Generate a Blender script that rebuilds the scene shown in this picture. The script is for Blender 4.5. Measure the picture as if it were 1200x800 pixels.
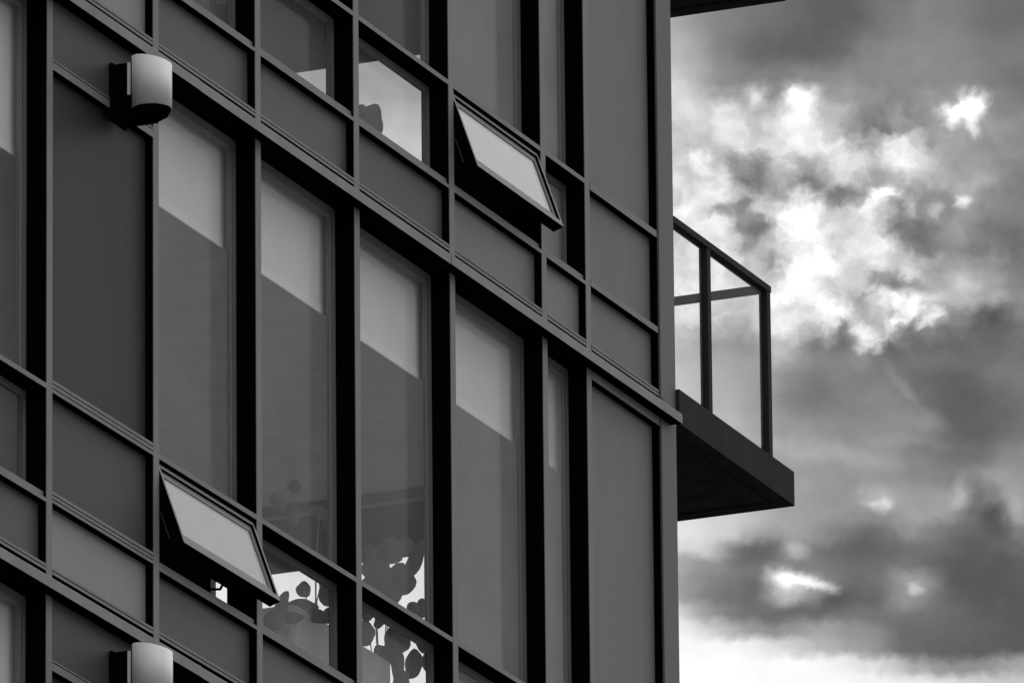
import bpy, bmesh, math, random
from mathutils import Matrix, Vector
random.seed(4)
for o in list(bpy.data.objects): bpy.data.objects.remove(o, do_unlink=True)
scn = bpy.context.scene
COL = scn.collection

# ------------------------------------------------------------------ camera
YAW, PIT, ROLL = math.radians(23.117), math.radians(17.359), math.radians(-0.5688)
FPX = 14749.0
CAM = Vector((-55.31, -26.1866, 1.6))
fw = Vector((math.cos(PIT)*math.cos(YAW), math.cos(PIT)*math.sin(YAW), math.sin(PIT)))
r0 = Vector((math.sin(YAW), -math.cos(YAW), 0)); u0 = r0.cross(fw)
rt = math.cos(ROLL)*r0 + math.sin(ROLL)*u0
up = -math.sin(ROLL)*r0 + math.cos(ROLL)*u0
cd = bpy.data.cameras.new('camera'); cam = bpy.data.objects.new('camera', cd); COL.objects.link(cam)
cd.sensor_width = 36; cd.lens = FPX/1200*36; cd.clip_start = 0.5; cd.clip_end = 6000
M = Matrix(((rt.x, up.x, -fw.x, CAM.x), (rt.y, up.y, -fw.y, CAM.y), (rt.z, up.z, -fw.z, CAM.z), (0, 0, 0, 1)))
cam.matrix_world = M
scn.camera = cam

def ray(px, py): return rt*(px-600) - up*(py-400) + fw*FPX
def on_y(px, py, y):
    d = ray(px, py); return CAM + d*((y-CAM.y)/d.y)
def on_x(px, py, x):
    d = ray(px, py); return CAM + d*((x-CAM.x)/d.x)
def azel(px, py):
    d = ray(px, py); return math.atan2(d.y, d.x), math.atan2(d.z, math.hypot(d.x, d.y))

# ------------------------------------------------------------------ world: grey broken overcast
scn.view_settings.view_transform = 'Standard'; scn.view_settings.look = 'None'
scn.view_settings.exposure = 0.0; scn.view_settings.gamma = 1.0
SUN_AZ, SUN_EL = azel(955, 300)
W = bpy.data.worlds.new('World'); scn.world = W; W.use_nodes = True
nt = W.node_tree; nt.nodes.clear(); L = nt.links
def N(t, **k):
    n = nt.nodes.new(t)
    for a, v in k.items(): setattr(n, a, v)
    return n
def val(sock, v):
    if hasattr(v, 'is_output'): L.new(v, sock)
    else: sock.default_value = v
def MA(op, a, b=None, c=None, clamp=False):
    n = N('ShaderNodeMath', operation=op); n.use_clamp = clamp
    val(n.inputs[0], a)
    if b is not None: val(n.inputs[1], b)
    if c is not None: val(n.inputs[2], c)
    return n.outputs[0]
def SM(x, a, b, lo=0.0, hi=1.0):
    n = N('ShaderNodeMapRange', interpolation_type='SMOOTHSTEP')
    val(n.inputs[0], x)
    for i, v in zip((1, 2, 3, 4), (a, b, lo, hi)): n.inputs[i].default_value = v
    return n.outputs[0]
def NOISE(vec, scale, detail=4, rough=.55, dist=0.0):
    n = N('ShaderNodeTexNoise'); L.new(vec, n.inputs['Vector'])
    n.inputs['Scale'].default_value = scale; n.inputs['Detail'].default_value = detail
    n.inputs['Roughness'].default_value = rough; n.inputs['Distortion'].default_value = dist
    return n
tc = N('ShaderNodeTexCoord'); DIR = tc.outputs['Generated']
sp = N('ShaderNodeSeparateXYZ'); L.new(DIR, sp.inputs[0])
AZ = MA('ARCTAN2', sp.outputs[1], sp.outputs[0]); EL = MA('ARCSINE', sp.outputs[2])
# azimuth / elevation -> chart units (1 unit = 100 photo pixels of arc), an affine chart of the sky
c0 = azel(990, 400); cx = azel(1090, 400); cy = azel(990, 500)
a11, a12, a21, a22 = cx[0]-c0[0], cy[0]-c0[0], cx[1]-c0[1], cy[1]-c0[1]
det = a11*a22 - a12*a21
dA = MA('SUBTRACT', AZ, c0[0]); dE = MA('SUBTRACT', EL, c0[1])
U = MA('ADD', MA('ADD', MA('MULTIPLY', dA, a22/det), MA('MULTIPLY', dE, -a12/det)), 9.9)
V = MA('ADD', MA('ADD', MA('MULTIPLY', dA, -a21/det), MA('MULTIPLY', dE, a11/det)), 4.0)
cv = N('ShaderNodeCombineXYZ'); L.new(U, cv.inputs[0]); L.new(V, cv.inputs[1]); P = cv.outputs[0]
# billowing: warp the chart with noise
n1 = NOISE(P, 1.1, 3, .55); n2 = NOISE(P, 4.2, 6, .6)
def warp(n, amp):
    s = N('ShaderNodeVectorMath', operation='SUBTRACT'); L.new(n.outputs['Color'], s.inputs[0]); s.inputs[1].default_value = (.5, .5, .5)
    m = N('ShaderNodeVectorMath', operation='MULTIPLY'); L.new(s.outputs[0], m.inputs[0]); m.inputs[1].default_value = (amp, amp, 0)
    return m.outputs[0]
ad = N('ShaderNodeVectorMath', operation='ADD'); L.new(P, ad.inputs[0]); L.new(warp(n1, .30), ad.inputs[1])
ad2 = N('ShaderNodeVectorMath', operation='ADD'); L.new(ad.outputs[0], ad2.inputs[0])
cum = MA('MULTIPLY', MA('MULTIPLY', SM(V, .7, 1.7), SM(V, 3.7, 4.4, 1, 0)), MA('MULTIPLY', SM(U, 10.5, 11.4, 1, .3), SM(U, 6.9, 7.8)))
sc = N('ShaderNodeVectorMath', operation='SCALE'); L.new(warp(n2, .36), sc.inputs[0]); L.new(MA('MULTIPLY_ADD', cum, .45, .6), sc.inputs['Scale']); L.new(sc.outputs[0], ad2.inputs[1])
PW = ad2.outputs[0]
sw = N('ShaderNodeSeparateXYZ'); L.new(PW, sw.inputs[0]); UW, VW = sw.outputs[0], sw.outputs[1]
# cloud brightness by altitude band
XF = list(range(790, 1191, 20))
ROWS = [      # (chart height, brightness left of the corner, brightness at XF | {x: brightness})
 (-20, 150, {790: 160, 830: 140, 870: 125, 910: 115, 950: 105, 990: 103, 1030: 110, 1070: 125, 1110: 130, 1150: 118, 1190: 112}),
 (20, 155, {790: 165, 830: 140, 870: 125, 910: 115, 950: 104, 990: 100, 1010: 104, 1030: 112, 1070: 128, 1110: 130, 1150: 118, 1190: 112}),
 (60, 165, {790: 185, 830: 148, 870: 116, 910: 101, 950: 99, 990: 110, 1010: 128, 1030: 140, 1070: 140, 1110: 135, 1150: 128, 1190: 130}),
 (90, 172, {790: 198, 830: 160, 870: 138, 910: 132, 950: 136, 990: 145, 1030: 145, 1070: 145, 1110: 138, 1150: 132, 1190: 120}),
 (110, 178, [215, 195, 178, 165, 165, 200, 155, 235, 225, 165, 165, 160, 155, 150, 150, 160, 145, 155, 155, 138, 130]),
 (130, 190, [210, 218, 210, 228, 210, 185, 190, 228, 242, 190, 190, 165, 155, 165, 155, 165, 175, 185, 170, 145, 138]),
 (150, 200, [205, 205, 210, 225, 220, 205, 225, 235, 235, 210, 180, 160, 148, 165, 165, 160, 170, 170, 165, 155, 150]),
 (170, 212, [205, 205, 198, 200, 215, 215, 230, 230, 230, 230, 205, 195, 195, 230, 225, 175, 175, 165, 155, 155, 150]),
 (190, 216, [215, 245, 225, 180, 175, 175, 210, 205, 188, 225, 225, 215, 205, 235, 235, 205, 178, 170, 165, 155, 150]),
 (210, 220, [220, 210, 225, 215, 158, 158, 190, 168, 168, 200, 225, 200, 185, 205, 215, 190, 180, 175, 178, 160, 140]),
 (230, 220, [215, 225, 240, 220, 200, 205, 180, 225, 210, 162, 166, 190, 240, 200, 175, 165, 165, 190, 160, 150, 140]),
 (250, 222, [235, 245, 210, 188, 198, 215, 235, 252, 250, 205, 205, 215, 215, 172, 165, 175, 155, 165, 150, 140, 132]),
 (270, 222, [215, 225, 235, 225, 178, 168, 225, 245, 252, 235, 215, 220, 205, 163, 145, 140, 160, 160, 135, 132, 125]),
 (290, 222, [215, 225, 230, 225, 188, 190, 200, 220, 244, 235, 225, 235, 235, 205, 155, 145, 150, 145, 138, 138, 125]),
 (310, 222, [220, 225, 230, 235, 215, 195, 175, 240, 252, 248, 235, 210, 225, 205, 200, 180, 170, 172, 160, 150, 130]),
 (330, 222, [225, 228, 230, 225, 215, 205, 220, 250, 246, 220, 215, 203, 178, 165, 190, 190, 190, 205, 185, 165, 140]),
 (350, 224, [230, 232, 235, 220, 205, 220, 250, 242, 240, 230, 215, 182, 225, 230, 200, 220, 195, 190, 175, 178, 150]),
 (370, 224, [235, 235, 230, 225, 215, 225, 236, 225, 236, 250, 240, 188, 188, 205, 215, 195, 168, 138, 116, 112, 138]),
 (390, 220, [215, 208, 200, 190, 180, 215, 240, 220, 192, 212, 165, 205, 190, 180, 145, 150, 132, 123, 113, 113, 130]),
 (410, 216, [205, 195, 185, 175, 165, 180, 200, 170, 148, 138, 133, 145, 123, 113, 118, 116, 116, 116, 116, 114, 120]),
 (440, 215, {790: 212, 830: 188, 870: 170, 910: 155, 950: 130, 990: 138, 1030: 135, 1050: 125, 1070: 112, 1110: 108, 1150: 110, 1190: 118}),
 (470, 215, {790: 215, 830: 192, 870: 174, 910: 147, 950: 130, 990: 132, 1030: 137, 1070: 125, 1090: 115, 1110: 106, 1150: 106, 1190: 118}),
 (500, 215, {790: 210, 830: 200, 870: 185, 910: 155, 950: 148, 990: 145, 1030: 145, 1070: 140, 1090: 128, 1110: 110, 1150: 108, 1190: 115}),
 (530, 215, {790: 210, 830: 200, 870: 185, 910: 165, 950: 160, 990: 156, 1030: 152, 1050: 145, 1070: 132, 1110: 122, 1150: 120, 1190: 136}),
 (560, 218, {790: 212, 830: 200, 870: 180, 910: 160, 950: 153, 990: 147, 1030: 148, 1070: 138, 1110: 130, 1130: 134, 1150: 150, 1170: 162, 1190: 150}),
 (585, 224, {790: 218, 830: 204, 870: 184, 910: 164, 950: 153, 990: 150, 1010: 165, 1030: 180, 1050: 165, 1070: 152, 1090: 150, 1110: 158, 1130: 152, 1150: 130, 1170: 140, 1190: 155}),
 (605, 232, {790: 224, 830: 212, 870: 196, 910: 168, 950: 160, 990: 148, 1030: 140, 1070: 150, 1090: 155, 1110: 155, 1130: 128, 1150: 110, 1170: 104, 1190: 146}),
 (625, 238, {790: 230, 830: 215, 870: 190, 890: 165, 910: 165, 930: 165, 950: 150, 990: 130, 1010: 114, 1030: 114, 1050: 120, 1070: 142, 1090: 128, 1110: 118, 1130: 108, 1150: 98, 1170: 94, 1190: 118}),
 (642, 240, {790: 222, 830: 200, 850: 160, 870: 130, 890: 120, 910: 128, 930: 160, 950: 130, 990: 111, 1030: 109, 1070: 120, 1110: 108, 1150: 90, 1190: 104}),
 (660, 240, {790: 175, 830: 148, 870: 121, 910: 125, 950: 128, 990: 113, 1030: 108, 1070: 120, 1110: 93, 1150: 84, 1190: 90}),
 (680, 240, {790: 170, 830: 133, 870: 113, 890: 115, 910: 185, 930: 195, 950: 175, 970: 140, 990: 113, 1030: 108, 1050: 130, 1070: 145, 1090: 125, 1110: 94, 1130: 84, 1150: 81, 1190: 87}),
 (700, 242, {790: 170, 830: 128, 870: 110, 890: 115, 910: 158, 930: 160, 950: 135, 970: 103, 990: 98, 1030: 108, 1050: 130, 1070: 128, 1090: 114, 1110: 99, 1130: 89, 1150: 84, 1190: 81}),
 (720, 243, {790: 208, 830: 155, 870: 117, 910: 107, 950: 104, 990: 114, 1030: 119, 1070: 111, 1110: 106, 1150: 91, 1190: 84}),
 (740, 244, {790: 238, 830: 212, 870: 165, 910: 143, 950: 158, 990: 150, 1030: 138, 1050: 113, 1070: 106, 1110: 100, 1150: 97, 1190: 87}),
 (760, 245, {790: 249, 830: 246, 870: 240, 910: 214, 950: 188, 990: 163, 1030: 145, 1050: 115, 1070: 104, 1110: 97, 1150: 97, 1190: 91}),
 (780, 246, {790: 250, 830: 248, 870: 248, 910: 246, 950: 245, 990: 230, 1030: 215, 1070: 172, 1110: 150, 1150: 150, 1190: 168}),
 (800, 246, {790: 250, 950: 246, 1030: 240, 1070: 232, 1110: 222, 1150: 208, 1190: 200}),
 (840, 246, {790: 250, 1190: 232}),
]
X0, X1 = 280.0, 1220.0
ux = MA('MULTIPLY_ADD', UW, 100/(X1-X0), -X0/(X1-X0))
# crisp cloud scraps: (x, y, rx, ry, angle, gain)
BL = [(914, 671, 13, 10, 0, .30), (930, 676, 16, 7, 5, .18), (950, 680, 15, 7, 20, .22), (969, 687, 14, 6, 18, .24), (979, 692, 8, 5, 25, .14), (928, 690, 28, 17, 20, .12),
      (1062, 692, 32, 17, 10, .10), (966, 706, 24, 10, 0, -.07), (893, 641, 28, 13, -15, -.12), (932, 645, 12, 7, 0, .13), (1020, 640, 50, 14, 5, -.06), (1122, 578, 6, 18, 10, .12), (1186, 600, 11, 24, 0, .10), (1168, 606, 16, 14, 0, -.08),
      (1062, 452, 34, 5, 52, .08), (1088, 492, 18, 11, 20, .08), (975, 530, 70, 8, 8, .06), (1060, 515, 40, 6, 5, .05), (1125, 470, 50, 34, 20, -.04), (985, 445, 60, 14, -12, -.05), (1100, 425, 60, 10, 12, .04), (1070, 688, 8, 5, 0, .22),
      (1140, 128, 14, 10, -15, .42), (1118, 134, 13, 7, -10, .38), (1157, 125, 7, 13, 10, .38), (1143, 147, 7, 14, -15, .34), (1119, 146, 11, 6, -20, .25), (1133, 114, 4, 10, 0, .2), (1144, 112, 4, 8, 0, .25),
      (933, 115, 16, 8, 0, .12), (948, 124, 9, 12, 0, .10), (886, 115, 12, 7, 30, .12), (1018, 592, 9, 5, 0, .12), (1034, 593, 12, 6, -10, .16), (1042, 587, 6, 5, 0, .1),
      (1021, 230, 8, 6, 0, .16), (1038, 230, 10, 5, 0, .16), (1017, 246, 6, 16, 5, .10), (1126, 235, 9, 6, -20, .28), (1095, 247, 6, 7, 0, .16), (1064, 246, 8, 8, 0, .14),
      (1013, 390, 14, 9, 0, .18), (1026, 403, 17, 5, -8, .3), (1007, 411, 6, 4, 0, .2), (1051, 378, 6, 15, 25, .26), (1062, 351, 12, 7, 0, .14), (1072, 362, 6, 14, 40, .18), (1100, 368, 9, 5, -10, .22), (1086, 380, 10, 4, -40, .2), (1066, 322, 9, 6, 30, .14), (1030, 333, 18, 4, -20, .12),
      (1056, 366, 8, 6, 0, -.2), (988, 390, 9, 8, 0, -.1), (1048, 328, 20, 6, 0, -.08), (1075, 336, 12, 5, 0, -.1), (842, 252, 7, 7, 0, -.12), (866, 245, 6, 8, 0, -.10), (884, 262, 22, 14, 0, -.06), (1163, 372, 16, 10, 30, -.04),
      (1143, 582, 6, 18, 10, -.1), (1160, 598, 12, 10, 0, -.06)]
# fine billow, stronger in the broken cumulus
n3 = NOISE(PW, 3.4, 8, .6, .12)
billow = MA('ADD', MA('MULTIPLY', MA('SUBTRACT', n3.outputs['Fac'], .5), MA('MULTIPLY_ADD', cum, .30, .06)), MA('MULTIPLY', MA('SUBTRACT', n1.outputs['Fac'], .5), .16))
def sheet(ylo, yhi):
    acc = None; rows = [r for r in ROWS if ylo <= r[0] <= yhi]
    for ri, (y, lf, vs) in enumerate(rows):
        cr = N('ShaderNodeValToRGB'); cr.color_ramp.interpolation = 'CARDINAL'; el = cr.color_ramp.elements
        while len(el) > 1: el.remove(el[-1])
        st = dict(zip(XF, vs)) if isinstance(vs, list) else dict(vs)
        st[300] = lf; st[600] = lf; st[720] = (lf+st[790])/2
        for i, (x, v) in enumerate(sorted(st.items())):
            e = el[0] if i == 0 else el.new((x-X0)/(X1-X0))
            e.position = (x-X0)/(X1-X0); e.color = (v/255, v/255, v/255, 1)
        L.new(ux, cr.inputs[0])
        ws = []
        if ri > 0: ws.append(SM(VW, rows[ri-1][0]/100, y/100))
        if ri < len(rows)-1: ws.append(SM(VW, y/100, rows[ri+1][0]/100, 1.0, 0.0))
        w = ws[0] if len(ws) == 1 else MA('MULTIPLY', ws[0], ws[1])
        acc = MA('MULTIPLY', w, cr.outputs[0]) if acc is None else MA('MULTIPLY_ADD', w, cr.outputs[0], acc)
    for (x, y, rx, ry, an, g) in BL:
        if not (ylo-40 < y < yhi+40): continue
        mp = N('ShaderNodeMapping', vector_type='TEXTURE'); L.new(PW, mp.inputs['Vector'])
        mp.inputs['Location'].default_value = (x/100, y/100, 0); mp.inputs['Rotation'].default_value = (0, 0, math.radians(an)); mp.inputs['Scale'].default_value = (rx/100*2.0, ry/100*2.0, 1)
        gr = N('ShaderNodeTexGradient', gradient_type='SPHERICAL'); L.new(mp.outputs[0], gr.inputs[0])
        acc = MA('MULTIPLY_ADD', SM(gr.outputs[1], 0, .9), g*.74, acc)
    acc = MA('ADD', MA('MULTIPLY_ADD', acc, 1.15, -.135), billow)
    acc = MA('MULTIPLY_ADD', MA('SUBTRACT', acc, .90), MA('MULTIPLY', cum, .34), acc)
    bgn = N('ShaderNodeBackground'); L.new(MA('POWER', MA('MAXIMUM', acc, .04), 2.2), bgn.inputs[0]); return bgn.outputs[0]
def pick(edge, a, b):
    n = N('ShaderNodeMixShader'); L.new(MA('GREATER_THAN', VW, edge), n.inputs[0]); L.new(a, n.inputs[1]); L.new(b, n.inputs[2]); return n.outputs[0]
local = pick(2.5, sheet(-20, 250), pick(5.0, sheet(250, 500), sheet(500, 840)))
# the same kind of sky all round
g1 = NOISE(DIR, 7, 4, .58, .3); g2 = NOISE(DIR, 2.2, 2, .5)
gb = MA('ADD', MA('MULTIPLY_ADD', MA('SUBTRACT', g1.outputs['Fac'], .5), .6, .68), MA('MULTIPLY', MA('SUBTRACT', g2.outputs['Fac'], .5), .35))
gen = MA('POWER', MA('MAXIMUM', gb, .05), 2.2)
gen = MA('MULTIPLY', gen, MA('MULTIPLY_ADD', MA('MAXIMUM', sp.outputs[2], 0.0), 1.9, .95))   # overcast: brighter towards the zenith
sdv = (math.cos(SUN_EL)*math.cos(SUN_AZ), math.cos(SUN_EL)*math.sin(SUN_AZ), math.sin(SUN_EL))
dt = N('ShaderNodeVectorMath', operation='DOT_PRODUCT'); L.new(DIR, dt.inputs[0]); dt.inputs[1].default_value = sdv
glow = MA('POWER', MA('MULTIPLY_ADD', dt.outputs['Value'], .5, .5), 1.6)       # broad brightening towards the hidden sun
gen = MA('MULTIPLY', gen, MA('MULTIPLY_ADD', glow, 1.25, .52))
mask = MA('MULTIPLY', MA('MULTIPLY', SM(U, .8, 2.9), SM(U, 12.1, 14.5, 1, 0)), MA('MULTIPLY', SM(V, -2.4, -.2), SM(V, 8.2, 10.5, 1, 0)))
clg = N('ShaderNodeBackground'); L.new(gen, clg.inputs[0])
cl = N('ShaderNodeMixShader'); L.new(mask, cl.inputs[0]); L.new(clg.outputs[0], cl.inputs[1]); L.new(local, cl.inputs[2])
sky = N('ShaderNodeTexSky', sky_type='NISHITA'); sky.sun_disc = False
sky.sun_elevation = SUN_EL; sky.sun_rotation = math.pi/2 - SUN_AZ
bw = N('ShaderNodeRGBToBW'); L.new(sky.outputs[0], bw.inputs[0])
bg = N('ShaderNodeBackground'); L.new(bw.outputs[0], bg.inputs[0]); bg.inputs[1].default_value = 0.05
ms = N('ShaderNodeMixShader'); ms.inputs[0].default_value = .96; L.new(bg.outputs[0], ms.inputs[1]); L.new(cl.outputs[0], ms.inputs[2])
wo = N('ShaderNodeOutputWorld'); L.new(ms.outputs[0], wo.inputs[0])

sd = bpy.data.lights.new('sun', 'SUN'); sd.energy = 0.5; sd.angle = math.radians(14); sd.color = (1, 1, 1)
sun = bpy.data.objects.new('sun', sd); COL.objects.link(sun)
sdir = Vector((math.cos(SUN_EL)*math.cos(SUN_AZ), math.cos(SUN_EL)*math.sin(SUN_AZ), math.sin(SUN_EL)))
sun.rotation_euler = sdir.to_track_quat('Z', 'Y').to_euler(); sun.location = (40, 30, 60)

# ------------------------------------------------------------------ materials
def mat(name, v, rough=.55, metal=0.0, spec=.4, var=.12, streak=True, rnd=0.0, bump=0.0):
    m = bpy.data.materials.new(name); m.use_nodes = True; t = m.node_tree; b = t.nodes['Principled BSDF']
    b.inputs['Roughness'].default_value = rough; b.inputs['Metallic'].default_value = metal
    b.inputs['Specular IOR Level'].default_value = spec
    g = t.nodes.new('ShaderNodeNewGeometry'); mp = t.nodes.new('ShaderNodeMapping')
    t.links.new(g.outputs['Position'], mp.inputs['Vector']); mp.inputs['Scale'].default_value = (2.2, 2.2, .8) if streak else (3, 3, 3)
    nz = t.nodes.new('ShaderNodeTexNoise'); nz.inputs['Scale'].default_value = 1.6; nz.inputs['Detail'].default_value = 6; nz.inputs['Roughness'].default_value = .62
    t.links.new(mp.outputs[0], nz.inputs['Vector'])
    mr = t.nodes.new('ShaderNodeMapRange'); mr.inputs[1].default_value = .25; mr.inputs[2].default_value = .75
    mr.inputs[3].default_value = v*(1-var); mr.inputs[4].default_value = v*(1+var); t.links.new(nz.outputs['Fac'], mr.inputs[0])
    out = mr.outputs[0]
    if streak:
        mp2 = t.nodes.new('ShaderNodeMapping'); t.links.new(g.outputs['Position'], mp2.inputs['Vector']); mp2.inputs['Scale'].default_value = (17, 17, .55)
        nz2 = t.nodes.new('ShaderNodeTexNoise'); nz2.inputs['Scale'].default_value = 1.3; nz2.inputs['Detail'].default_value = 3; t.links.new(mp2.outputs[0], nz2.inputs['Vector'])
        r3 = t.nodes.new('ShaderNodeMapRange'); r3.inputs[1].default_value = .3; r3.inputs[2].default_value = .7; r3.inputs[3].default_value = .97; r3.inputs[4].default_value = 1.03; t.links.new(nz2.outputs['Fac'], r3.inputs[0])
        m3 = t.nodes.new('ShaderNodeMath'); m3.operation = 'MULTIPLY'; t.links.new(out, m3.inputs[0]); t.links.new(r3.outputs[0], m3.inputs[1]); out = m3.outputs[0]
    if rnd:
        oi = t.nodes.new('ShaderNodeObjectInfo'); r2 = t.nodes.new('ShaderNodeMapRange'); t.links.new(oi.outputs['Random'], r2.inputs[0])
        r2.inputs[3].default_value = 1-rnd; r2.inputs[4].default_value = 1+rnd
        mm = t.nodes.new('ShaderNodeMath'); mm.operation = 'MULTIPLY'; t.links.new(out, mm.inputs[0]); t.links.new(r2.outputs[0], mm.inputs[1]); out = mm.outputs[0]
    cc = t.nodes.new('ShaderNodeCombineColor')
    for i in range(3): t.links.new(out, cc.inputs[i])
    t.links.new(cc.outputs[0], b.inputs['Base Color'])
    if bump:
        bp = t.nodes.new('ShaderNodeBump'); bp.inputs['Strength'].default_value = bump; bp.inputs['Distance'].default_value = .01
        t.links.new(nz.outputs['Fac'], bp.inputs['Height']); t.links.new(bp.outputs[0], b.inputs['Normal'])
    return m
def glass(name, f0=.05, gain=1.0, tint=.92, rough=0.0, light_veil=0.0):
    m = bpy.data.materials.new(name); m.use_nodes = True; t = m.node_tree; t.nodes.clear()
    g = t.nodes.new('ShaderNodeNewGeometry'); d = t.nodes.new('ShaderNodeVectorMath'); d.operation = 'DOT_PRODUCT'
    t.links.new(g.outputs['Normal'], d.inputs[0]); t.links.new(g.outputs['Incoming'], d.inputs[1])
    def q(op, a, b):
        n = t.nodes.new('ShaderNodeMath'); n.operation = op
        for s, x in zip(n.inputs, (a, b)):
            if x is None: continue
            if hasattr(x, 'is_output'): t.links.new(x, s)
            else: s.default_value = x
        return n.outputs[0]
    c = q('ABSOLUTE', d.outputs['Value'], None); p = q('POWER', q('SUBTRACT', 1.0, c), 5.0)
    f = q('MULTIPLY', q('ADD', q('MULTIPLY', p, 1-f0), f0), gain)
    tr = t.nodes.new('ShaderNodeBsdfTransparent'); tr.inputs[0].default_value = (tint, tint, tint, 1)
    gl = t.nodes.new('ShaderNodeBsdfGlossy'); gl.inputs['Roughness'].default_value = rough; gl.inputs['Color'].default_value = (1, 1, 1, 1)
    x = t.nodes.new('ShaderNodeMixShader'); t.links.new(f, x.inputs[0]); t.links.new(tr.outputs[0], x.inputs[1]); t.links.new(gl.outputs[0], x.inputs[2])
    # faint waviness of real glazing
    nz = t.nodes.new('ShaderNodeTexNoise'); nz.inputs['Scale'].default_value = 1.7; nz.inputs['Detail'].default_value = 1; t.links.new(g.outputs['Position'], nz.inputs['Vector'])
    bp = t.nodes.new('ShaderNodeBump'); bp.inputs['Strength'].default_value = .25; bp.inputs['Distance'].default_value = .004; t.links.new(nz.outputs['Fac'], bp.inputs['Height'])
    t.links.new(bp.outputs[0], gl.inputs['Normal'])
    o = t.nodes.new('ShaderNodeOutputMaterial'); 
    df = t.nodes.new('ShaderNodeBsdfDiffuse'); df.inputs[0].default_value = (.85, .85, .85, 1)  # diffuse veil paints room brightness and reflected sky onto the pane
    n4 = t.nodes.new('ShaderNodeTexNoise'); n4.inputs['Scale'].default_value = 2.2; n4.inputs['Detail'].default_value = 4; t.links.new(g.outputs['Position'], n4.inputs['Vector'])
    y = t.nodes.new('ShaderNodeMixShader'); t.links.new(q('MULTIPLY', q('ADD', n4.outputs['Fac'], .5), light_veil), y.inputs[0]); t.links.new(x.outputs[0], y.inputs[1]); t.links.new(df.outputs[0], y.inputs[2])
    t.links.new((y if light_veil else x).outputs[0], o.inputs[0]); return m
MT = dict(
    cap=mat('grey_aluminium', 0.215, 0.5, 0, 0.15, 0.15),
    band=mat('pale_aluminium', 0.25, 0.5, 0, 0.15, 0.22),
    black=mat('black_and_reveal_shade', 0.004, 0.9, 0, 0.0, 0.3),  # near-black puts the shade of reveals and undersides into the colour
    frame=mat('window_frame_grey', 0.21, .5, 0, .3, .1),
    frame2=mat('window_bead_grey', 0.25, .5, 0, .3, .1),
    spandrel=mat('spandrel_panel_grey', 0.108, 0.45, 0, 0.12, 0.06, rnd=.08),
    spandrel_r=mat('spandrel_panel_mid', 0.205, 0.45, 0, 0.15, 0.06, rnd=.06),
    spandrel_l=mat('spandrel_panel_pale', 0.285, 0.45, 0, 0.15, 0.06),
    solid=mat('dark_cladding_panel', 0.05, 0.5, 0, 0.08, 0.07, rnd=.05),
    solid_m=mat('mid_cladding_panel', 0.085, 0.5, 0, 0.1, 0.07),
    corner=mat('corner_cladding_panel', 0.195, 0.5, 0, 0.12, 0.07),
    post=mat('corner_post_grey', 0.145, 0.5, 0, 0.12, 0.08),
    balc=mat('dark_balcony_paint', 0.043, 0.7, 0, 0.02, 0.2),
    soffit=mat('balcony_soffit', 0.04, 0.8, 0, 0.0, 0.35, streak=False),
    rail=mat('railing_paint', 0.045, 0.7, 0, 0.03, 0.15),
    inner=mat('interior_ceiling', 0.7, .8, 0, .1, .1, streak=False),
    innerw=mat('interior_end_wall', 0.8, .8, 0, .1, .08, streak=False),
    blind=mat('blind_fabric', .9, .85, 0, .1, .03, streak=False),
    hem=mat('blind_hem', 0.98, .6, 0, .2, .05),
    lamp=mat('brushed_metal', 0.92, 0.6, 0, 0.3, 0.14),
    leaf=mat('leaf', 0.2, .5, 0, .4, .3, streak=False),
    pot=mat('planter_grey', 0.6, .6, 0, .3, .12, streak=False),
    soil=mat('soil', .03, .95, 0, .1, .4, streak=False, bump=.6),
    asphalt=mat('asphalt', 0.09, .9, 0, .2, .35, streak=False, bump=.5),
    paving=mat('paving', .28, .85, 0, .2, .25, streak=False, bump=.3),
    conc=mat('lower_wall', .18, .7, 0, .2, .2),
    glass=glass('window_glass', .04, .13, .98, light_veil=.068), hglass=glass('window_glass_lightened', .04, .2, .98, light_veil=.12), nglass=glass('window_glass_lightest', .04, .2, .98, light_veil=.22), sglass=glass('sash_glass', .06, .88, .85, light_veil=.08), bglass=glass('balcony_glass', .04, .16, .95))  # veil grows towards the narrow bay, painting in brightness of the end wall

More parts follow.
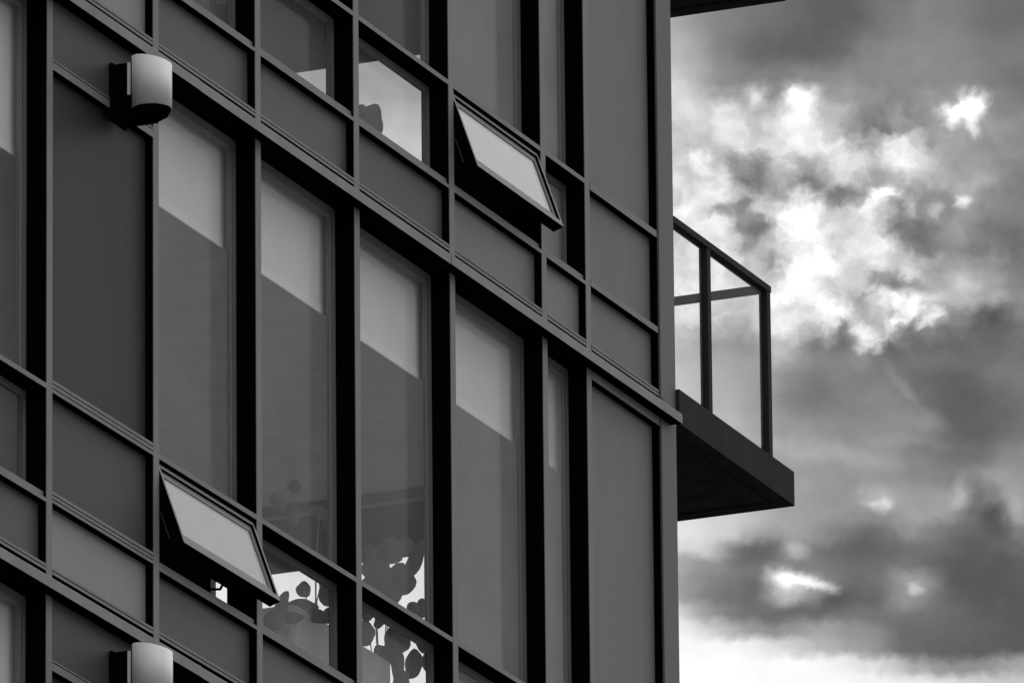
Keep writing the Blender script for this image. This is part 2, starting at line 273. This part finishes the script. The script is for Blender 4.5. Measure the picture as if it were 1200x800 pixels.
# ------------------------------------------------------------------ mesh helpers
class MB:
    def __init__(s): s.v = []; s.f = []; s.mi = []
    def box(s, x0, x1, y0, y1, z0, z1, m=0, front=None, under=None):
        b = len(s.v)
        s.v += [(x0, y0, z0), (x1, y0, z0), (x1, y1, z0), (x0, y1, z0), (x0, y0, z1), (x1, y0, z1), (x1, y1, z1), (x0, y1, z1)]
        s.f += [tuple(b+i for i in q) for q in ((0, 3, 2, 1), (4, 5, 6, 7), (0, 1, 5, 4), (1, 2, 6, 5), (2, 3, 7, 6), (3, 0, 4, 7))]
        s.mi += [m if under is None else under, m, m if front is None else front, m, m, m]; return s
    def ring(s, x0, x1, z0, z1, y0, y1, w, m=0):
        s.box(x0, x0+w, y0, y1, z0, z1, m); s.box(x1-w, x1, y0, y1, z0, z1, m)
        s.box(x0+w, x1-w, y0, y1, z0, z0+w, m); s.box(x0+w, x1-w, y0, y1, z1-w, z1, m); return s
    def prof(s, x0, x1, pts, mats=None):          # extrude a closed (y,z) profile along x
        b = len(s.v); n = len(pts)
        s.v += [(x0, y, z) for y, z in pts] + [(x1, y, z) for y, z in pts]
        for i in range(n):
            j = (i+1) % n; s.f.append((b+i, b+n+i, b+n+j, b+j)); s.mi.append(mats[i] if mats else 0)
        s.f.append(tuple(b+i for i in range(n))); s.mi.append(0); s.f.append(tuple(b+n+i for i in reversed(range(n)))); s.mi.append(0); return s
    def tube(s, a, c, r, n=10, r2=None, m=0):
        a = Vector(a); c = Vector(c); d = (c-a).normalized(); p = d.orthogonal().normalized(); q = d.cross(p); b = len(s.v); r2 = r if r2 is None else r2
        for o, rr in ((a, r), (c, r2)):
            for i in range(n): s.v.append(tuple(o + (p*math.cos(6.28318*i/n) + q*math.sin(6.28318*i/n))*rr))
        for i in range(n): j = (i+1) % n; s.f.append((b+i, b+j, b+n+j, b+n+i)); s.mi.append(m)
        s.f.append(tuple(b+i for i in reversed(range(n)))); s.f.append(tuple(b+n+i for i in range(n))); s.mi += [m, m]; return s
    def mesh(s, name, mats):
        me = bpy.data.meshes.new(name); me.from_pydata(s.v, [], s.f)
        for m in mats: me.materials.append(MT[m])
        me.polygons.foreach_set('material_index', s.mi)
        bm = bmesh.new(); bm.from_mesh(me); bmesh.ops.recalc_face_normals(bm, faces=bm.faces[:]); bm.to_mesh(me); bm.free()
        return me
    def build(s, name, mats, parent=None, loc=(0, 0, 0)):
        if isinstance(mats, str): mats = [mats]
        return place(s.mesh(name, mats), name, parent, loc)
def place(me, name, parent=None, loc=(0, 0, 0)):
    o = bpy.data.objects.new(name, me); COL.objects.link(o); o.location = loc
    if parent: o.parent = parent
    return o
def empty(name, loc=(0, 0, 0), parent=None):
    o = bpy.data.objects.new(name, None); COL.objects.link(o); o.location = loc; o.empty_display_size = .2
    if parent: o.parent = parent
    return o
def tag(o, label, cat, group=None):
    o['label'] = label; o['category'] = cat
    if group: o['group'] = group
    return o

# ------------------------------------------------------------------ ground
g = MB().box(-900, 900, -900, 900, -1, 0).build('ground', 'asphalt'); g['kind'] = 'structure'
p = MB().box(-8, 14, -4, -.2, 0.004, .13).build('pavement', 'paving'); p['kind'] = 'structure'
kb = MB()
for i in range(22): kb.box(-8+i+.004, -7+i-.004, -4.16, -4.004, 0.002, .14)
kb = kb.build('kerb', 'conc'); kb['kind'] = 'structure'

# ------------------------------------------------------------------ the building
B = 1.294; ST = 3.2
MX = [k*B for k in range(-3, 6)] + [7.104]         # left edges of mullions
CP0, CP1 = 8.160, 8.412                              # corner post
BT = 22.604                                          # underside of the floor band above the middle storey
LV = {'low': BT-2*ST, 'mid': BT-ST, 'top': BT}
bld = empty('apartment_building', (0, 0, 0))
tag(bld, 'dark grey glass apartment block with projecting corner balconies', 'building')
MW = .068; YG = .115; YP = .046
BANDTOP = .061
_mull = {}
mm = MB().box(0, MW, .004, .165, BANDTOP+.004, ST-.002, 1).box(0, MW, 0, .004, BANDTOP+.004, ST-.002, 0, front=0).mesh('mullion', ['cap', 'black'])  # flanks behind the grey cap are painted black for their shade
def window(x0, x1, z0, z1, y=YG, name='window', bead=True, glassm='glass'):
    w = .038
    f = MB().ring(x0, x1, z0, z1, y, y+.024, w).build(name, 'frame', bld)
    if bead: MB().ring(x0+w, x1-w, z0+w, z1-w, y+.008, y+.024, .030).build('glazing_bead', 'frame2', f)
    iw = w+(.030 if bead else 0)-.004
    MB().box(x0+iw, x1-iw, y+.016, y+.022, z0+iw, z1-iw).build('pane', glassm, f)
    return f
def sash(x0, x1, zt, h, ang):
    # top-hung window pushed out at its foot; built flat then swung about its head
    rt_ = empty('open_window', (0, .02, zt), bld); rt_.rotation_euler = (math.radians(-ang), 0, 0)
    m = MB(); w = .022
    for bx in ((x0+.006, x0+.006+w, -h, 0), (x1-.006-w, x1-.006, -h, 0), (x0+.006+w, x1-.006-w, -h, -h+w+.012), (x0+.006+w, x1-.006-w, -w, 0)):
        m.box(bx[0], bx[1], -.004, .062, bx[2], bx[3], 1, front=0)  # deep black sides: shade under the sash put into colour and shape
    m.build('sash_frame', ['frame', 'black'], rt_)
    MB().ring(x0+.030, x1-.030, -h+.036, -.024, .010, .034, .036).build('glazing_bead', 'frame', rt_)
    MB().box(x0+.062, x1-.062, .014, .020, -h+.068, -.056).build('pane', 'sglass', rt_)
    MB().box(x0+.02, x0+.034, .06, .072, -h*.86, -h*.36).build('stay_arm', 'frame', rt_)
    return rt_
def lintel_profile(z0, z1, grooves, yf=0.0, yb=.16):
    # front face with shallow shadow grooves
    pts = [(yf, z0)]
    for gz in grooves: pts += [(yf, gz-.003), (yf+.012, gz-.003), (yf+.012, gz+.003), (yf, gz+.003)]
    pts += [(yf, z1), (yb, z1), (yb, z0)]
    mats = [0]*(len(pts)); mats[-1] = 1; mats[-2] = 1; mats[-3] = 1  # underside takes black, its shade painted in
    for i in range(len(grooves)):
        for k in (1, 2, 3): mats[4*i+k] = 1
    return pts, mats
def lintel(x0, x1, z0, z1, grooves=(), name='transom', yf=0.0, yb=.16, step=0.0):
    m = MB(); pts, mats = lintel_profile(z0, z1, grooves, yf, yb); m.prof(x0, x1, pts, mats)
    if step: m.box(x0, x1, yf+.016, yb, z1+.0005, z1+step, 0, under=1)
    return m.build(name, ['cap', 'black'], bld)
def panel(x0, x1, z0, z1, m, y=YP, name='spandrel_panel'):
    o = MB().box(x0, x1, y, y+.04, z0, z1, 0).build(name, [m], bld); return o

BAYS = [(MX[i]+MW, MX[i+1], i-3) for i in range(len(MX)-1)]        # bay indices -3..5
BAYS.append((MX[-1]+MW+.006, CP0, 6))
OPEN = {('mid', 1), ('top', 4)}
def bay(st, x0, x1, k):
    b = LV[st]
    e = .0015
    X0, X1 = x0+e, x1-e
    # rail above the floor band
    lintel(X0, X1, b+.122, b+.158, (b+.141,), 'base_rail', 0.0, .15)
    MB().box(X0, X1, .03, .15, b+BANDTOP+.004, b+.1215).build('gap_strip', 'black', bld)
    if k == 6:
        panel(X0, X1, b+.159, b+.497, 'corner', YP)
        lintel(X0, X1, b+.498, b+.535)
        panel(X0, X1, b+.536, b+1.070, 'corner', YP)
        lintel(X0, X1, b+1.071, b+1.112)
        panel(X0, X1, b+1.113, b+3.145, 'corner', YP, 'cladding_panel')
        lintel(X0, X1, b+3.146, b+ST-.002, (), 'head_rail')
        return
    if k == 0:
        panel(X0, X1, b+.159, b+.499, 'spandrel_l', YP)
        lintel(X0, X1, b+.50, b+.562, (b+.520, b+.542))
        panel(X0, X1, b+.563, b+1.084, 'solid_m', YP, 'cladding_panel')
        lintel(X0, X1, b+1.085, b+1.152, (b+1.108, b+1.132))
        panel(X0, X1, b+1.153, b+2.815, 'solid', YP, 'cladding_panel')
        lintel(X0, X1, b+2.816, b+2.872, (b+2.860,))
        panel(X0, X1, b+2.873, b+ST-.002, 'solid_m', .006, 'cladding_panel')
        return
    right = k >= 4 and st == 'top'
    gm = {4: 'hglass', 5: 'nglass'}.get(k, 'glass')
    panel(X0, X1, b+.159, b+.483, 'spandrel_r' if right else 'spandrel', YP)
    lintel(X0, X1, b+.484, b+.506, (), 'sill', 0.0, .16, step=.034)
    lintel(X0, X1, b+1.086, b+1.114)
    if (st, k) in OPEN:
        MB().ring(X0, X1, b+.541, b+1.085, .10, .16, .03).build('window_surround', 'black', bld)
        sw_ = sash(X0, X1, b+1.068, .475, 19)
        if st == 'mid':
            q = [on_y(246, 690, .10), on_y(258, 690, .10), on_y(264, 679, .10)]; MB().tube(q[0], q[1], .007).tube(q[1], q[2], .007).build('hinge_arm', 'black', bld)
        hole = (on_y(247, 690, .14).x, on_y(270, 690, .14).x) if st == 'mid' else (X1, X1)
        MB().box(X0, hole[0], .14, .158, b+.541, b+1.075).build('added_dark_board', 'black', bld)  # added board, black to stand in for the darkness past the open sash
        if hole[1] < X1: MB().box(hole[1], X1, .14, .158, b+.541, b+1.075).box(hole[0], hole[1], .141, .157, b+.72, b+1.075).build('added_dark_board', 'black', bld)
    else:
        window(X0, X1, b+.541, b+1.085, bead=False, glassm=gm)
    window(X0, X1, b+1.115, b+ST-.004, glassm=gm)
for st in LV:
    b = LV[st]
    for x in MX: place(mm, 'mullion', bld, (x, 0, b))
    for (x0, x1, k) in BAYS: bay(st, x0, x1, k)
    # corner post
    MB().box(CP0+.012, CP1, 0, .25, b+BANDTOP+.004, b+ST-.002).box(CP0, CP0+.0115, .004, .2, b+BANDTOP+.004, b+ST-.002, 1).box(CP0+.02, CP0+.06, -.005, -.0005, b+.12, b+ST-.05).build('corner_post', ['post', 'black'], bld)  # black strip on the left flank paints its shade
# floor bands, in butt-jointed lengths
xj = on_y(235, 100, -.065).x
for iz, b in enumerate((LV['low'], LV['mid'], LV['top'], LV['top']+ST)):
    cuts = [MX[0], xj-2.6 if xj-2.6 > MX[0]+.3 else MX[0]+1.3, xj, xj+3.3, 8.345]
    for i in range(4):
        pr = .003*(i % 2)
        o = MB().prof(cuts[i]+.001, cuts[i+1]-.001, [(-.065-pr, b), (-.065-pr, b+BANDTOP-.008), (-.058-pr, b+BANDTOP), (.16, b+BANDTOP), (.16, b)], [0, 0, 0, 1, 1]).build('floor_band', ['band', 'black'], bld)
    MB().box(8.3455, CP1, .0, 6.0, b, b+BANDTOP).build('floor_band', ['band'], bld)

# floors, inner walls, end wall with glazing onto the balcony
Y1 = 8.0; GL0, GL1 = 1.42, 4.4
for st in LV:
    b = LV[st]
    MB().box(-3.8, CP1-.09, .30, Y1-.2, b-.20, b+.05).build('floor_slab', 'inner', bld)
    MB().box(.60, .70, .30, Y1-.2, b+.052, b+ST-.202).build('partition_wall', 'inner', bld)
    MB().box(CP1-.20, CP1-.1, .252, GL0, b+.052, b+ST-.202).build('end_wall', 'innerw', bld)
    for i, (a, c) in enumerate(((.253, .83), (.834, GL0))):
        MB().box(CP1-.09, CP1-.003, a, c, b+BANDTOP+.003, b+ST-.003).build('cladding_panel', 'corner', bld)
    MB().box(CP1-.2, CP1-.003, GL1, Y1-.2, b+.052, b+ST-.202).build('end_wall', 'innerw', bld)
    wl = (GL1-GL0)/2
    for i in range(2):
        a, c = GL0+i*wl, GL0+(i+1)*wl
        m = MB(); w = .055; z0, z1 = b+.06, b+ST-.205
        m.box(CP1-.16, CP1-.09, a, a+w, z0, z1); m.box(CP1-.16, CP1-.09, c-w, c, z0, z1); m.box(CP1-.16, CP1-.09, a+w, c-w, z0, z0+w); m.box(CP1-.16, CP1-.09, a+w, c-w, z1-w, z1)
        f = m.build('balcony_door', 'frame', bld)
        MB().box(CP1-.128, CP1-.122, a+w-.004, c-w+.004, z0+w-.004, z1-w+.004).build('pane', 'bglass', f)
MB().box(-3.8, CP1-.001, Y1-.199, Y1, 0, LV['top']+ST).build('rear_wall', 'conc', bld)
MB().box(-3.95, -3.801, .0, Y1, 0, LV['top']+ST).build('side_wall', 'conc', bld)
MB().box(-3.8, CP1-.001, .19, Y1-.2, LV['top']+ST-.20, LV['top']+ST+.05).build('roof_slab', 'inner', bld)
MB().box(-3.95, CP1, .0, .15, LV['top']+ST+BANDTOP+.003, LV['top']+ST+.5).build('parapet', 'conc', bld)
MB().box(-3.8, CP1-.003, .02, Y1-.2, 0, LV['low']-.203).build('lower_storeys', 'conc', bld)
for i in range(5):
    z = LV['low']-ST*(i+1)+.003
    if z > .3: MB().box(-3.8, CP1+.04, -.05, .019, z, z+BANDTOP).build('floor_band', 'band', bld)

# balconies past the corner
FA = on_y(932, 596.5, .0)
def balcony(zb, th=.205):
    x1 = 10.232; yb = 4.6
    m = MB(); sk = .0          # the front edge runs very slightly out of line with the facade
    xa = CP1+.004
    v = [(xa, -.02), (x1-.012, sk), (x1, sk+.012), (x1, yb), (xa, yb)]
    n = len(v)
    m.v = [(x, y, zb) for x, y in v] + [(x, y, zb+th) for x, y in v]
    m.f = [tuple(range(n)), tuple(n+i for i in range(n))] + [(i, (i+1) % n, n+(i+1) % n, n+i) for i in range(n)]
    m.mi = [1, 0] + [0]*n
    s = m.build('balcony', ['balc', 'soffit'], bld)
    # drip strip round the soffit edge
    MB().box(xa+.01, x1-.16, .10, .135, zb-.014, zb-.001).box(x1-.15, x1-.115, .10, yb-.1, zb-.014, zb-.001).build('drip_strip', 'soffit', s)
    zt = zb+th; xr = 9.897; yr = .002; hr = 1.045; pw = .052
    # rail: along the front then back along the end
    MB().box(xa, xr+.004, yr-.004, yr+.056, zt+hr-.038, zt+hr).build('top_rail', 'rail', s)
    MB().box(xr-.056, xr+.004, yr+.058, yb-.3, zt+hr-.038, zt+hr).build('top_rail', 'rail', s)
    for x in (8.925, xr-pw): MB().box(x, x+pw, yr, yr+pw, zt+.001, zt+hr-.039).build('post', 'rail', s)
    for y in (1.55, 2.9, 4.1): MB().box(xr-pw, xr, y, y+pw, zt+.001, zt+hr-.039).build('post', 'rail', s)
    for x0, x1_ in ((xa+.02, 8.922), (8.98, xr-pw-.004)):
        MB().box(x0, x1_, yr+.02, yr+.03, zt+.04, zt+hr-.05).build('glass_panel', 'bglass', s)
    for y0, y1_ in ((yr+pw+.01, 1.54), (1.62, 2.89), (2.96, 4.09)):
        MB().box(xr-.03, xr-.02, y0, y1_, zt+.04, zt+hr-.05).build('glass_panel', 'bglass', s)
    return s
balcony(22.632); balcony(25.752); balcony(22.632-ST)

# ------------------------------------------------------------------ wall fittings
def wall_lamp(b, label):
    c = (.842, -.20); r = .106; zb = b+2.806; h = .262
    t = tag(empty('wall_lamp', (c[0], 0.0, zb)), label, 'wall lamp', 'wall lamps on the solid bay')
    m = MB(); n = 28; a0, a1 = math.radians(-236), math.radians(38)
    for i in range(n+1):
        a = a0+(a1-a0)*i/n; dz = -.022*(math.cos(a)*math.cos(YAW-1.57)+math.sin(a)*math.sin(YAW-1.57))
        for rr in (r, r-.004):
            for z in (0, h+dz): m.v.append((rr*math.cos(a), c[1]+rr*math.sin(a), z))
    for i in range(n):
        k = 4*i; m.f += [(k, k+4, k+5, k+1), (k+2, k+3, k+7, k+6), (k, k+2, k+6, k+4), (k+1, k+5, k+7, k+3)]; m.mi += [0]*4
    m.f += [(0, 1, 3, 2), (4*n, 4*n+2, 4*n+3, 4*n+1)]; m.mi += [0, 0]
    o = m.build('shade', ['lamp'], t)
    for q in o.data.polygons: q.use_smooth = len(q.vertices) == 4 and abs(q.normal.z) < .5
    m = MB()
    for rr, z0, rr2, z1 in ((r-.005, .006, r-.005, -.004), (r-.005, -.004, r*.82, -.034), (r*.82, -.034, r*.5, -.055), (r*.5, -.055, .01, -.062)): m.tube((0, c[1], z0), (0, c[1], z1), rr, 32, rr2)
    m.build('bottom_cover', 'black', t)
    MB().tube((0, c[1], h-.05), (0, c[1], h-.042), r-.006, 32).build('top_cover', 'black', t)
    MB().box(-.066, .085, -.20, -.001, -.05, h-.012).build('housing', 'black', t)
    MB().box(-.085, .10, -.012, -.0005, -.06, h-.005).build('back_plate', 'black', t)
    e = on_x(150.8, 90, c[0]-.069)
    MB().box(-.078, -.0665, e.y-.010, e.y+.004, .07, .245).build('trim_strip', 'hem', t)
    return t
wall_lamp(LV['mid'], 'half-round pale metal wall lamp whose black underside shows, under the upper floor band')
wall_lamp(LV['low']+.035, 'half-round pale metal wall lamp under the lower floor band, below the pale spandrel panel')

# ------------------------------------------------------------------ roller blinds
def blind(x0, x1, ztop, zbot, label):
    t = tag(empty('roller_blind', ((x0+x1)/2+.05, .174, zbot)), label, 'blind', 'half-lowered roller blinds')
    w = (x1-x0)/2-.012; h = ztop-zbot
    m = MB(); n = 8
    for i in range(n+1):
        x = -w+2*w*i/n; dy = .002*math.sin(i*1.7)
        for y in (-.001, .001):
            for z in (.04, h): m.v.append((x, y+dy, z))
    for i in range(n):
        k = 4*i; m.f += [(k, k+4, k+5, k+1), (k+2, k+3, k+7, k+6), (k, k+2, k+6, k+4), (k+1, k+5, k+7, k+3)]; m.mi += [0]*4
    m.build('fabric', 'blind', t)
    MB().box(-w, w, -.005, .005, -.006, .042).build('hem_bar', 'hem', t)
    MB().tube((-w, .03, h-.03), (w, .03, h-.03), .022, 12).build('roller_tube', 'hem', t)
WHO = {-1: 'the window beside the dark cladding bay', 1: 'the tall window above the open lower window', 2: 'the tall window with faint leaves at its foot',
       3: 'the tall window showing round leaves on white sky', 4: 'the wide window next to the narrow one', 5: 'the narrow window beside the corner panel'}
for (x0, x1, k) in BAYS:
    if k in WHO: blind(x0, x1, LV['mid']+ST-.02, (21.755 if k == -1 else 22.008) + random.uniform(-.006, .006), 'pale roller blind half down in ' + WHO[k])
for (x0, x1, k) in BAYS:
    if k == -1: blind(x0, x1, LV['low']+ST-.02, LV['low']+2.2, 'pale roller blind in the window under the lower floor band')

# ------------------------------------------------------------------ planter and plants inside
def leaf(parent, px, py, rx, ry, ang, y):
    c = on_y(px, py, y); s = (c-CAM).length/FPX
    n = 18; vs = []; fs = []
    rv = (rt*math.cos(ang) - up*math.sin(ang)); uv = (rt*math.sin(ang) + up*math.cos(ang))
    # tilt each leaf a little so that it is a curved blade of its own
    tw = random.uniform(-.35, .35); rv2 = (rv*math.cos(tw) + fw*math.sin(tw)).normalized(); uv2 = (uv*math.cos(tw*.6) - fw*math.sin(tw*.6)).normalized()
    o3 = rv2.cross(uv2).normalized()
    m = MB(); off = c - parent.location
    for th in (0.0, .003):
        m.v.append(tuple(off + o3*th))
        for ringf in (.55, 1.0):
            for i in range(n):
                a = 2*math.pi*i/n; k = 1+.05*math.sin(3*a+px)+.04*math.sin(5*a+py)+.16*max(0, math.sin(a))**6
                x, z = math.cos(a)*rx*ringf*k*s, math.sin(a)*ry*ringf*k*s
                m.v.append(tuple(off + rv2*x + uv2*z + o3*(th - .25*abs(x) )))
    q = 1+2*n
    for o in (0, q):
        for i in range(n):
            j = (i+1) % n; m.f.append((o, o+1+i, o+1+j)); m.f.append((o+1+i, o+1+n+i, o+1+n+j, o+1+j))
    for i in range(n):
        j = (i+1) % n; m.f.append((1+n+i, q+1+n+i, q+1+n+j, 1+n+j))
    m.mi = [0]*len(m.f)
    m.build('leaf', 'leaf', parent); return c
def plant(name, loc, leaves, y, label, front=(), potr=None):
    t = tag(empty(name, loc), label, 'plant')
    base = Vector(loc)
    if potr:
        m = MB(); h = potr[1]
        m.tube((0, 0, 0), (0, 0, h), potr[0]*.75, 20, potr[0]); m.build('pot', 'pot', t); z0 = h
    else: z0 = 0
    for i, (px, py, rx, ry, an) in enumerate(list(leaves)+list(front)):
        c = leaf(t, px, py, rx, ry, math.radians(an), y+random.uniform(-.05, .05) if i < len(leaves) else .265) - base
        if i % 4: continue
        m = MB(); mid = Vector((c.x*.45, c.y*.45, z0+(c.z-z0)*.62)); a = Vector((random.uniform(-.04, .04), random.uniform(-.02, .02), z0-.02))
        m.tube(a, mid, .005, 6, .004); m.tube(mid, c, .004, 6, .0025); m.build('stem', 'leaf', t)
    return t
fl = LV['mid']+.05
px0, px1 = 3.74, 5.035; ztop = 20.368
pl = tag(empty('planter', ((px0+px1)/2, .42, fl)), 'long pale planter box standing inside the middle storey windows', 'planter')
m = MB(); w = (px1-px0)/2; h = ztop-fl
pts = []
for sx, sy in ((-1, -1), (1, -1), (1, 1), (-1, 1)):
    for i in range(5):
        a = math.atan2(sy, sx)-math.pi/4+math.pi/2*i/4
        pts.append((sx*(w-.04)+.04*math.cos(a), sy*.08+.04*math.sin(a)))
n = len(pts)
m.v = [(x, y, 0) for x, y in pts]+[(x, y, h) for x, y in pts]+[(x*.97, y*.8, h) for x, y in pts]+[(x*.97, y*.8, h-.05) for x, y in pts]
for k in range(3):
    for i in range(n): j = (i+1) % n; m.f.append((k*n+i, k*n+j, (k+1)*n+j, (k+1)*n+i)); m.mi.append(0)
m.f.append(tuple(range(n))); m.mi.append(0); m.build('box', 'pot', pl)
m = MB().box(-w*.95, w*.95, -.085, .085, h-.09, h-.051).build('soil', 'soil', pl)
LA = [(356, 691, 9, 9, 0), (353, 711, 19, 9, 0), (386, 694, 13, 17, 15), (367, 667, 8, 6, 0), (376, 683, 2, 12, 0), (345, 570, 8, 8, 0), (327, 588, 9, 12, -30), (343, 604, 8, 13, 0),
      (374, 601, 12, 8, 20), (387, 612, 10, 13, 0)]
LF = [(329, 712, 8, 19, 22), (322, 728, 14, 12, 0), (340, 724, 16, 7, 0), (372, 722, 16, 8, 15), (386, 722, 10, 9, 0)]
LB = [(457, 646, 17, 15, 0), (468, 680, 19, 18, 0), (487, 656, 9, 23, 22), (440, 668, 20, 14, 20), (440, 690, 22, 16, 0), (455, 698, 18, 12, 0), (484, 713, 8, 8, 0), (494, 713, 7, 11, 0), (435, 647, 8, 8, 0), (476, 640, 12, 9, 20),
      (428, 742, 11, 15, 0), (462, 726, 19, 9, 30), (456, 708, 14, 8, 30), (461, 748, 13, 13, 0), (452, 768, 16, 10, 30), (495, 748, 9, 19, -12), (484, 778, 11, 17, 10), (503, 776, 9, 12, 0), (466, 778, 8, 20, 0), (445, 728, 6, 9, 40), (430, 718, 8, 10, 0), (473, 752, 8, 12, 0), (488, 733, 7, 6, 0), (507, 760, 8, 10, 0), (470, 800, 10, 14, 0)]
plant('potted_plant', (4.25, .42, ztop-.05), LA, .46, 'leafy plant rising from the pale planter box in front of white sky', LF)
plant('potted_plant', (5.45, .55, fl), LB, .52, 'plant with large round leaves at the foot of the tall window', potr=(.17, .36))
plant('potted_plant', (5.18, .5, LV['top']+.05), [(433, 139, 13, 17, 25), (424, 132, 9, 8, 0), (440, 152, 8, 14, 20), (425, 152, 8, 12, -20), (430, 165, 12, 14, 0)], .5, 'small leafy plant on the upper storey, dark against the white sky', potr=(.13, .42))
